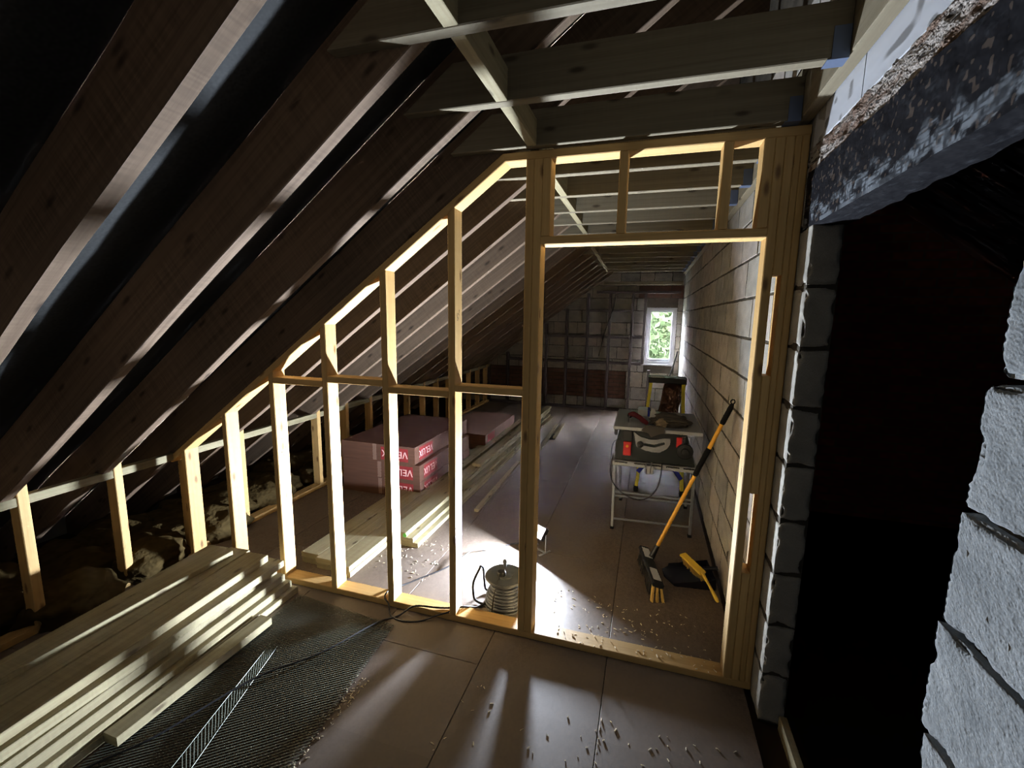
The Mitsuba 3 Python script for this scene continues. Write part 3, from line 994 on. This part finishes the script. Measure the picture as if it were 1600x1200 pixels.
hp = [(-.80, 2.27, .010), (-.87, 2.28, .010), (-.915, 2.295, .018), (-.925, 2.30, .05), (-.930, 2.31, .11), (-.905, 2.335, .185), (-.897, 2.34, .21)]
g = Geo().tube(hp, .0065, 8, 5)
hp2 = [(-.80, 2.40, .010), (-.86, 2.41, .010), (-.885, 2.41, .018), (-.893, 2.41, .05), (-.897, 2.405, .11), (-.89, 2.37, .185), (-.897, 2.34, .21)]
g.tube(hp2, .0065, 8, 5)
part(cr_, 'carry_handle', g.ply('rubber_black', 50), 'bent black tube handle')
part(cr_, 'loose_lead', Geo().tube([(-.745, 2.32, .212), (-.75, 2.26, .20), (-.755, 2.21, .165), (-.765, 2.205, .09), (-.775, 2.205, .012)], .0042, 8, 5).ply('cable_black', 50))

# ------------------------------------------------------------------ expanded metal lath on the floor
ml = thing('metal_lath', 'sheet of black expanded metal lath on the floor beside the foreground stack', 'metal mesh')
from shapely.geometry import Polygon, LineString
area = Polygon([(-1.258, 1.957), (-1.235, 1.65), (-1.222, 1.45), (-1.195, 1.15), (-1.19, .80), (-1.20, .35), (-1.98, .35), (-1.972, 1.0), (-1.965, 1.9), (-1.955, 2.012)])


def strands(ang, pitch, width, z, gap=None):
    g = Geo()
    d = np.array([math.cos(math.radians(ang)), math.sin(math.radians(ang))])
    nn = np.array([-d[1], d[0]])
    for t in np.arange(-3.5, 3.5, pitch):
        c = nn * t
        cut = LineString([c - d * 6, c + d * 6]).intersection(area)
        for seg in getattr(cut, 'geoms', [cut]):
            if seg.is_empty:
                continue
            (xa, ya), (xb, yb) = seg.coords[0], seg.coords[-1]
            L = math.hypot(xb - xa, yb - ya)
            if L < .02:
                continue
            m = max(2, int(L / .06))
            s = np.linspace(0, 1, m)[:, None]
            P = np.array([xa, ya]) + (np.array([xb, yb]) - np.array([xa, ya])) * s
            lift = .006 * meshkit.noise(np.concatenate([P * 5, 0 * s], 1))
            a = np.concatenate([P - nn * width / 2, (z + lift + width * .30)[:, None]], 1)
            b = np.concatenate([P + nn * width / 2, (z + lift)[:, None]], 1)
            a2, b2 = a.copy(), b.copy()
            a2[:, 2] -= .0009
            b2[:, 2] -= .0009
            g.quadgrid(np.stack([a, b], 1), np.zeros((m, 2, 2)))
            g.quadgrid(np.stack([b2, a2], 1), np.zeros((m, 2, 2)))
            g.quadgrid(np.stack([a2, a], 1), np.zeros((m, 2, 2)))
            g.quadgrid(np.stack([b, b2], 1), np.zeros((m, 2, 2)))
    return g


part(ml, 'strands', strands(39, .0135, .0052, .005).ply('lath_steel'), kind='stuff')
part(ml, 'cross_strands', strands(171, .0150, .0018, .0030).ply('lath_steel'), kind='stuff')
R0, R1 = np.array([-1.745, 1.62, .008]), np.array([-1.545, .98, .008])
L0, L1 = np.array([-1.79, 1.64, .020]), np.array([-1.615, .98, .020])
g = Geo()
for t in np.linspace(0, 1, 34):
    a = R0 + (R1 - R0) * t
    b = L0 + (L1 - L0) * min(1, max(0, t - .10))
    g.beam(a, b, .0036, .0016, (0.3, .3, 1), .0004)
g.tube([R0, (R0 + R1) / 2, R1], .0028, 6)
g.tube([L0, (L0 + L1) / 2, L1], .0022, 6)
part(ml, 'rib', g.ply('lath_steel'), 'raised rib with slanting strands', 'stuff')

# ------------------------------------------------------------------ trestle, table saw and what lies on it
tr = thing('work_trestle', 'folding aluminium work trestle with a grey deck carrying the table saw', 'trestle')
g = Geo()
g.box(-.222, .430, 3.62, 3.65, .520, .560, .003)
g.box(-.222, .430, 4.08, 4.11, .520, .560, .003)
g.box(-.222, -.19, 3.65, 4.08, .525, .555, .003)
g.box(.398, .430, 3.65, 4.08, .525, .555, .003)
part(tr, 'deck_frame', g.ply('alu_light'))
part(tr, 'deck', Geo().box(-.19, .398, 3.65, 4.08, .540, .556, .002).ply('alu_light'))
g = Geo()
for a, b in ((-.205, -.10), (-.05, .17), (.2, .30), (.33, .41)):
    g.box(a, b, 3.6185, 3.62, .545, .557, .0004)
part(tr, 'slot', g.ply('plastic_black'), 'dark slots in the deck edge', 'stuff')
for a, b in (((-.205, 3.635, .52), (-.193, 3.540, .004)), ((.413, 3.635, .52), (.410, 3.590, .004)), ((-.195, 4.095, .52), (-.16, 4.16, .004)), ((.413, 4.095, .52), (.42, 4.16, .004))):
    k_ = part(tr, 'leg', Geo().beam(a, b, .022, .022, (0, 1, 0), .003).ply('alu'))
    part(k_, 'foot', Geo().box(b[0] - .014, b[0] + .014, b[1] - .014, b[1] + .014, .0, .022, .003).ply('rubber_black'))
for za, nm in ((.300, 'rung'), (.268, 'rung'), (.082, 'rung')):
    f = (.52 - za) / .516
    part(tr, nm, Geo().tube([(-.205 + .012 * f, 3.635 - .095 * f, za), (.413 - .003 * f, 3.635 - .045 * f, za)], .010, 8).ply('alu', 50))
part(tr, 'latch', Geo().box(.055, .105, 3.600, 3.619, .478, .548, .004).ply('steel_grey'), 'small grey latch')
for xx in (.045, .085):
    part(tr, 'hook', Geo().tube([(xx, 3.612, .575), (xx, 3.600, .56), (xx - .004, 3.600, .50), (xx, 3.612, .475)], .004, 6, 4).ply('alu', 50))

ts = thing('table_saw', 'table saw with a grey metal top and dark green body standing on the trestle', 'table saw')
part(ts, 'table_top', Geo().box(-.228, .446, 3.600, 4.32, .840, .858, .003).ply('steel_grey'))
part(ts, 'table_edge', Geo().box(-.228, .446, 3.586, 3.599, .832, .858, .002).ply('alu_light'), 'pale front rail of the table')
part(ts, 'table_slot', Geo().box(-.115, -.098, 3.602, 4.31, .8582, .8592, .0002).ply('alu_light'), 'pale slot in the table top')
body = [(-.205, .565), (.415, .565), (.375, .72), (.335, .832), (-.165, .832), (-.205, .70)]
part(ts, 'body', Geo().prism(body, (0, 3.90, 0), (1, 0, 0), (0, 0, 1), .50).ply('machine_green'))
arc = [(-.066, .809), (-.018, .776), (.053, .756), (.109, .758), (.163, .775), (.218, .777), (.218, .732), (.196, .692), (.143, .656), (.087, .654), (.031, .662), (-.040, .690)]
pa = Polygon(arc).difference(LineString([(.028, .712), (.10, .705), (.168, .733)]).buffer(.012))
part(ts, 'scale_plate', Geo().prism(pa, (0, 3.645, 0), (1, 0, 0), (0, 0, 1), .010).ply('steel_grey'), 'grey curved bevel scale plate')
part(ts, 'dark_arc', Geo().prism([(-.05, .812), (.0, .782), (.06, .764), (.12, .765), (.20, .782), (.22, .815), (.1, .82)], (0, 3.646, 0), (1, 0, 0), (0, 0, 1), .006).ply('machine_dark'))
part(ts, 'lock_knob', Geo().lathe([(0, 0), (.026, 0), (.024, .03), (.014, .036), (0, .036)], (-.01, 3.64, .712), (0, -1, 0), 16).ply('machine_dark', 40), 'dark locking knob')
part(ts, 'switch_plate', Geo().box(-.150, -.075, 3.630, 3.655, .735, .815, .006).ply('machine_dark'))
sw = part(ts, 'switch', Geo().box(-.142, -.080, 3.622, 3.655, .612, .722, .006).ply('machine_red'), 'red switch cover')
part(sw, 'button', Geo().lathe([(0, 0), (.012, 0), (.010, .008), (0, .008)], (-.111, 3.622, .690), (0, -1, 0), 14).ply('yellow_handle', 40), 'small yellow button')
part(ts, 'red_lever', Geo().box(.265, .310, 3.63, 3.655, .715, .795, .006).ply('machine_red'), 'red lever')
part(ts, 'hand_wheel', Geo().lathe([(.012, 0), (.060, 0), (.064, .014), (.056, .026), (.030, .030), (.026, .045), (0, .048)], (.330, 3.640, .690), (0, -1, 0), 24).ply('machine_dark', 40), 'dark hand wheel')
for xx in (.315, .365):
    g = Geo()
    an = np.linspace(0, 2 * math.pi * 5, 60)
    g.tube(np.stack([xx + .012 * np.cos(an), 3.63 + .012 * np.sin(an), .745 + .065 * an / an[-1]], 1), .0026, 6)
    part(ts, 'spring', g.ply('alu', 60), 'shiny coil spring')
part(ts, 'side_bracket', Geo().box(-.222, -.195, 3.66, 3.72, .765, .820, .008).ply('machine_dark'))
part(ts, 'power_cord', Geo().tube([(-.19, 3.64, .73), (-.225, 3.60, .70), (-.235, 3.59, .58), (-.232, 3.57, .46), (-.18, 3.57, .35), (-.08, 3.575, .28), (.02, 3.58, .262), (.11, 3.585, .32), (.155, 3.59, .43), (.165, 3.60, .52), (.165, 3.63, .575)], .0042, 8, 5).ply('cable_black', 50), 'dangling power cord')
part(ts, 'blade_guard', Geo().prism([(.050, .859), (.115, .859), (.108, .93), (.085, .985), (.062, .985), (.055, .93)], (0, 3.80, 0), (1, 0, 0), (0, 0, 1), .025).ply('steel_grey'), 'upright grey blade guard')

# tools and cloth on the saw table
gx = lambda w: w
tl = thing('red_handled_tool', 'dark red handled tool lying on the left half of the saw table', 'tool')
part(tl, 'handle', Geo().tube([(-.115, 3.86, .905), (-.08, 3.84, .915), (-.03, 3.80, .900), (.005, 3.74, .885), (.03, 3.70, .878)], [.016, .024, .020, .022, .017], 12, 0).ply('tool_red', 60))
part(tl, 'stem', Geo().tube([(-.112, 3.86, .905), (-.118, 3.80, .873), (-.115, 3.74, .866)], .006, 8, 4).ply('alu', 50), 'thin metal stem')
part(tl, 'head', Geo().tube([(-.112, 3.90, .882), (-.112, 3.86, .905)], .018, 10).ply('machine_dark', 50))


def crumple(cx, cy, z0, a, b, h, seed, n=28):
    """A closed crumpled cloth heap resting on the height z0."""
    m = trimesh.creation.icosphere(4)
    v = np.array(m.vertices)
    d = meshkit.fbm(v * 2.6 + seed * 7.7, 4)
    fold = np.abs(meshkit.noise(v * 4.5 + seed * 3.1) - .5)
    v = v * (0.55 + .9 * d - .35 * fold)[:, None] * np.array([a, b, h]) + np.array([cx, cy, z0 + h * .55])
    v[:, 2] = np.maximum(v[:, 2], z0)
    return trimesh.Trimesh(v, m.faces, process=False)


key = thing('work_cloth', 'dark grey crumpled cloth lying on the saw table', 'cloth')
part(key, 'heap', mikit.ply(crumple(.22, 3.78, .859, .16, .12, .060, 4), 'cloth_grey', True))
part(key, 'hanging_fold', Geo().prism([(.02, .885), (.16, .885), (.175, .84), (.12, .822), (.07, .795), (.045, .825), (-.01, .842)], (0, 3.575, 0), (1, 0, 0), (0, 0, 1), .012).ply('cloth_grey'))
key = thing('tan_glove', 'tan cuff of a work glove beside the grey cloth on the saw table', 'glove')
scene[key] = mikit.ply(crumple(.145, 3.68, .859, .045, .04, .045, 9), 'cloth_tan', True)
key = thing('black_roll', 'small black roll standing on the saw table behind the grey cloth', 'roll')
scene[key] = Geo().lathe([(.0, 0), (.034, 0), (.036, .004), (.036, .05), (.034, .055), (.016, .055), (.014, .03), (0, .03)], (.20, 3.99, .859), (0, 0, 1), 24).ply('plastic_black', 40)
key = thing('white_carton', 'small white carton with a blue end on the saw table', 'carton')
part(key, 'body', Geo().box(-.05, .035, 4.05, 4.20, .859, .915, .003).ply('plastic_white'))
part(key, 'blue_end', Geo().box(.0355, .055, 4.05, 4.20, .859, .915, .003).ply('blue_paint'), 'blue end')

# ------------------------------------------------------------------ step ladder
la = thing('step_ladder', 'yellow step ladder with a black top standing behind the table saw', 'step ladder')
for (a, b) in (((-.030, 4.46, .0), (.060, 4.95, 1.06)), ((.405, 4.46, .0), (.385, 4.95, 1.06))):
    k_ = part(la, 'stile', Geo().beam(a, b, .032, .062, (0, 1, -.46), .004).ply('yellow_fibre'))
    part(k_, 'foot', Geo().box(a[0] - .022, a[0] + .022, a[1] - .035, a[1] + .04, .0, .05, .006).ply('rubber_black'))
for (a, b) in (((-.02, 5.55, .0), (.065, 5.06, 1.06)), ((.44, 5.55, .0), (.385, 5.06, 1.06))):
    part(la, 'rear_leg', Geo().beam(a, b, .028, .05, (0, 1, .46), .004).ply('alu_light'))
for zz in (.24, .48, .72):
    f = zz / 1.06
    y = 4.46 + .49 * f
    part(la, 'tread', Geo().box(-.03 + .09 * f + .015, .405 - .02 * f - .015, y - .035, y + .045, zz - .012, zz + .012, .003).ply('alu'))
part(la, 'top_cap', Geo().box(.030, .415, 4.90, 5.12, 1.045, 1.105, .010).ply('plastic_black'), 'black plastic top')
part(la, 'top_tray', Geo().box(.05, .20, 4.91, 5.08, 1.1055, 1.112, .002).ply('alu_light'))
for a, b in (((.11, 4.44, .40), (-.02, 4.45, .20)), ((.22, 4.44, .40), (.39, 4.45, .17))):
    part(la, 'brace', Geo().beam(a, b, .012, .040, (0, 0, 1), .003).ply('blue_paint'), 'blue brace')
# crumpled brown wrap caught inside the ladder
n = 26
s, t = np.meshgrid(np.linspace(0, 1, n), np.linspace(0, 1, n), indexing='ij')
P = np.stack([.16 + .24 * s * (0.35 + .65 * (1 - .4 * t)) + .02 * (1 - t), 5.00 + .05 * s + 0 * t, 1.035 - .50 * t], -1)
q = np.stack([s * 4, t * 6, 0 * s], -1)
P[..., 1] += .16 * (np.abs(meshkit.noise(q * 1.0) - .5) + .6 * np.abs(meshkit.noise(q * 2.3 + 9) - .5)) - .05
P[..., 0] += .05 * (meshkit.noise(q * .9 + 30) - .5)
g = Geo().quadgrid(P, np.stack([s, t], -1))
P2 = P.copy()
P2[..., 1] += .002
g.quadgrid(P2[::-1], np.stack([s, t], -1))
key = thing('brown_wrap', 'crumpled shiny brown wrapping hanging inside the step ladder', 'wrapping')
scene[key] = g.ply('foil_copper')
key = thing('leaning_bar', 'thin black bar leaning in the far corner below the window', 'bar')
scene[key] = Geo().tube([(.245, 8.30, .005), (.512, 8.30, 1.165)], .012, 8).ply('rubber_black', 50)

# ------------------------------------------------------------------ broom, dustpan, hand brush
br = thing('push_broom', 'push broom with a yellow handle leaning on the block wall', 'broom')
hb, ht = np.array([.118, 2.985, .120]), np.array([.530, 3.00, 1.205])
ax = unit(ht - hb)
Lh = np.linalg.norm(ht - hb)


def at(f):
    return hb + ax * Lh * f


part(br, 'handle', Geo().tube([at(.06), at(.93)], .0125, 14).ply('yellow_handle', 40))
part(br, 'grip', Geo().tube([at(.548), at(.555), at(.715), at(.722)], [.0128, .0165, .0165, .0128], 14).ply('rubber_black', 40), 'black middle grip')
g = Geo().tube([at(.875), at(.885), at(.975), at(.99), at(1.0)], [.0128, .0165, .0155, .013, .008], 14)
part(br, 'end_grip', g.ply('rubber_black', 40), 'black end grip')
part(br, 'hang_loop', Geo().tube([tuple(at(1.0) + np.array([.012 * math.cos(a), 0, .012 + .014 * math.sin(a)])) for a in np.linspace(0, 2 * math.pi, 14)], .004, 6, caps=False).ply('rubber_black', 50))
part(br, 'socket', Geo().tube([at(-.02), at(.07)], [.020, .0145], 14).ply('plastic_black', 40))
hd0, hd1 = np.array([.060, 3.10, .100]), np.array([.150, 2.66, .100])
part(br, 'head', Geo().beam(hd0, hd1, .070, .030, (0.25, .05, 1), .006).ply('machine_dark'))
g = Geo()
for f0, f1 in ((.05, .33), (.62, .92)):
    a, b = hd0 + (hd1 - hd0) * f0, hd0 + (hd1 - hd0) * f1
    o = unit((0.25, .05, 1)) * .0155
    g.beam(a + o, b + o, .05, .0015, (0.25, .05, 1), .0003)
part(br, 'dust_patch', g.ply('label_grey'), 'pale worn patches', 'stuff')
rb = np.random.default_rng(11)
hd = unit(hd1 - hd0)
hn = unit((.25, .05, 1))
hs = np.cross(hd, hn)
for nm, mat, lo, hi in (('bristles', 'bristle_black', .02, .90), ('bristles', 'bristle_straw', .955, 1.0)):
    g = Geo()
    for i in range(220 if mat == 'bristle_black' else 150):
        f = rb.uniform(lo, hi)
        sgn = rb.choice([-.82, 0, .82]) + rb.uniform(-.18, .18)
        p = hd0 + (hd1 - hd0) * f + hs * sgn * .03 - hn * .014
        e = p + hs * sgn * .012 + hd * ((f - .5) * .05 + rb.uniform(-.004, .004))
        e[2] = rb.uniform(.001, .008)
        g.tube([p, e], [.0024, .0016], 4)
    part(br, nm, g.ply(mat), 'straw coloured bristles' if 'straw' in mat else 'dark bristles', 'stuff')

dp = thing('dustpan', 'dark dustpan on the floor at the foot of the block wall', 'dustpan')
g = Geo()
dp0 = np.array([.345, 2.985, 0])
dx, dy = unit((1, .12, 0)), unit((-.12, 1, 0))


def dq(a, b, z):
    return dp0 + dx * a + dy * b + np.array([0, 0, z])


fl_ = [dq(-.15, -.02, .004), dq(-.10, -.12, .004), dq(.15, -.12, .016), dq(.15, .12, .016), dq(-.10, .12, .004), dq(-.15, .07, .004)]
g.add(fl_ + [p + np.array([0, 0, -.003]) for p in fl_], [(0, 1, 2), (0, 2, 3), (0, 3, 4), (0, 4, 5), (6, 8, 7), (6, 9, 8), (6, 10, 9), (6, 11, 10)])
part(dp, 'tray', g.ply('navy_plastic'))
g = Geo()
for a, b, ha, hb_ in ((dq(-.10, -.12, .0), dq(.15, -.12, 0.0), .02, .075), (dq(.15, -.12, 0), dq(.15, .12, 0), .075, .075), (dq(.15, .12, 0), dq(-.10, .12, 0), .075, .02)):
    mid = unit(np.cross(b - a, (0, 0, 1))) * .003
    za, zb = np.array([0, 0, ha]), np.array([0, 0, hb_])
    lowz = np.array([0, 0, .002])
    V = [a + lowz, b + lowz, b + zb, a + za]
    V += [p + mid for p in V]
    g.add(V, [(0, 1, 2), (0, 2, 3), (4, 6, 5), (4, 7, 6), (3, 2, 6), (3, 6, 7), (0, 3, 7), (0, 7, 4), (1, 5, 6), (1, 6, 2)])
part(dp, 'rim', g.ply('navy_plastic'))
part(dp, 'handle', Geo().beam(dq(.10, 0, .078), dq(.19, .0, .088), .035, .016, (0, 0, 1), .005).ply('navy_plastic'))
hbk = thing('hand_brush', 'yellow hand brush resting across the dark dustpan', 'brush')
b0, b1, b2 = np.array([.315, 3.045, .130]), np.array([.425, 2.875, .112]), np.array([.500, 2.715, .030])
part(hbk, 'head', Geo().beam(b0, b1, .052, .016, (-.25, .1, 1), .006).ply('yellow_plastic'))
part(hbk, 'handle', Geo().tube([b1 - unit(b1 - b0) * .01, b1 * .6 + b2 * .4, b1 * .1 + b2 * .9, b2], [.013, .008, .012, .008], 10).ply('yellow_plastic', 50))
g = Geo()
for i in range(160):
    f = rb.uniform(.04, .96)
    p = b0 + (b1 - b0) * f + np.array([.0, 0, -.008]) + np.cross(unit(b1 - b0), (0, 0, 1)) * rb.uniform(-.02, .02)
    g.tube([p, p + np.array([rb.uniform(.01, .02), rb.uniform(0, .012), -.055])], .0018, 4)
part(hbk, 'bristles', g.ply('bristle_straw'), kind='stuff')

# ------------------------------------------------------------------ debris
def chips(name, label, spots, seed, mat):
    r = np.random.default_rng(seed)
    g = Geo()
    for (x0, x1, y0, y1, n) in spots:
        for i in range(n):
            x, y = r.uniform(x0, x1), r.uniform(y0, y1)
            a = r.uniform(0, math.pi)
            l, w, h = r.uniform(.002, .009), r.uniform(.0015, .004), r.uniform(.001, .004)
            d = np.array([math.cos(a), math.sin(a), r.uniform(-.1, .1)])
            c = np.array([x, y, h / 2 + .0006 + (ST if PF < y < PF + PD else 0)])
            g.beam(c - d * l, c + d * l, w, h, (0, 0, 1), .0004)
    key = thing(name, label, 'debris', kind='stuff')
    scene[key] = g.ply(mat)


chips('wood_chips', 'scattered pale wood chips and crumbs on the floor around the doorway', [(-.46, .42, 2.20, 2.60, 110), (-.46, .42, 2.10, 2.18, 36), (-.45, .45, .9, 1.75, 120), (-.75, -.50, 1.0, 1.75, 40), (-1.75, -1.3, 2.35, 2.9, 90), (-1.25, -1.17, 1.0, 1.6, 110), (-.1, -.095, 1.2, 1.9, 16)], 21, 'chip_white')
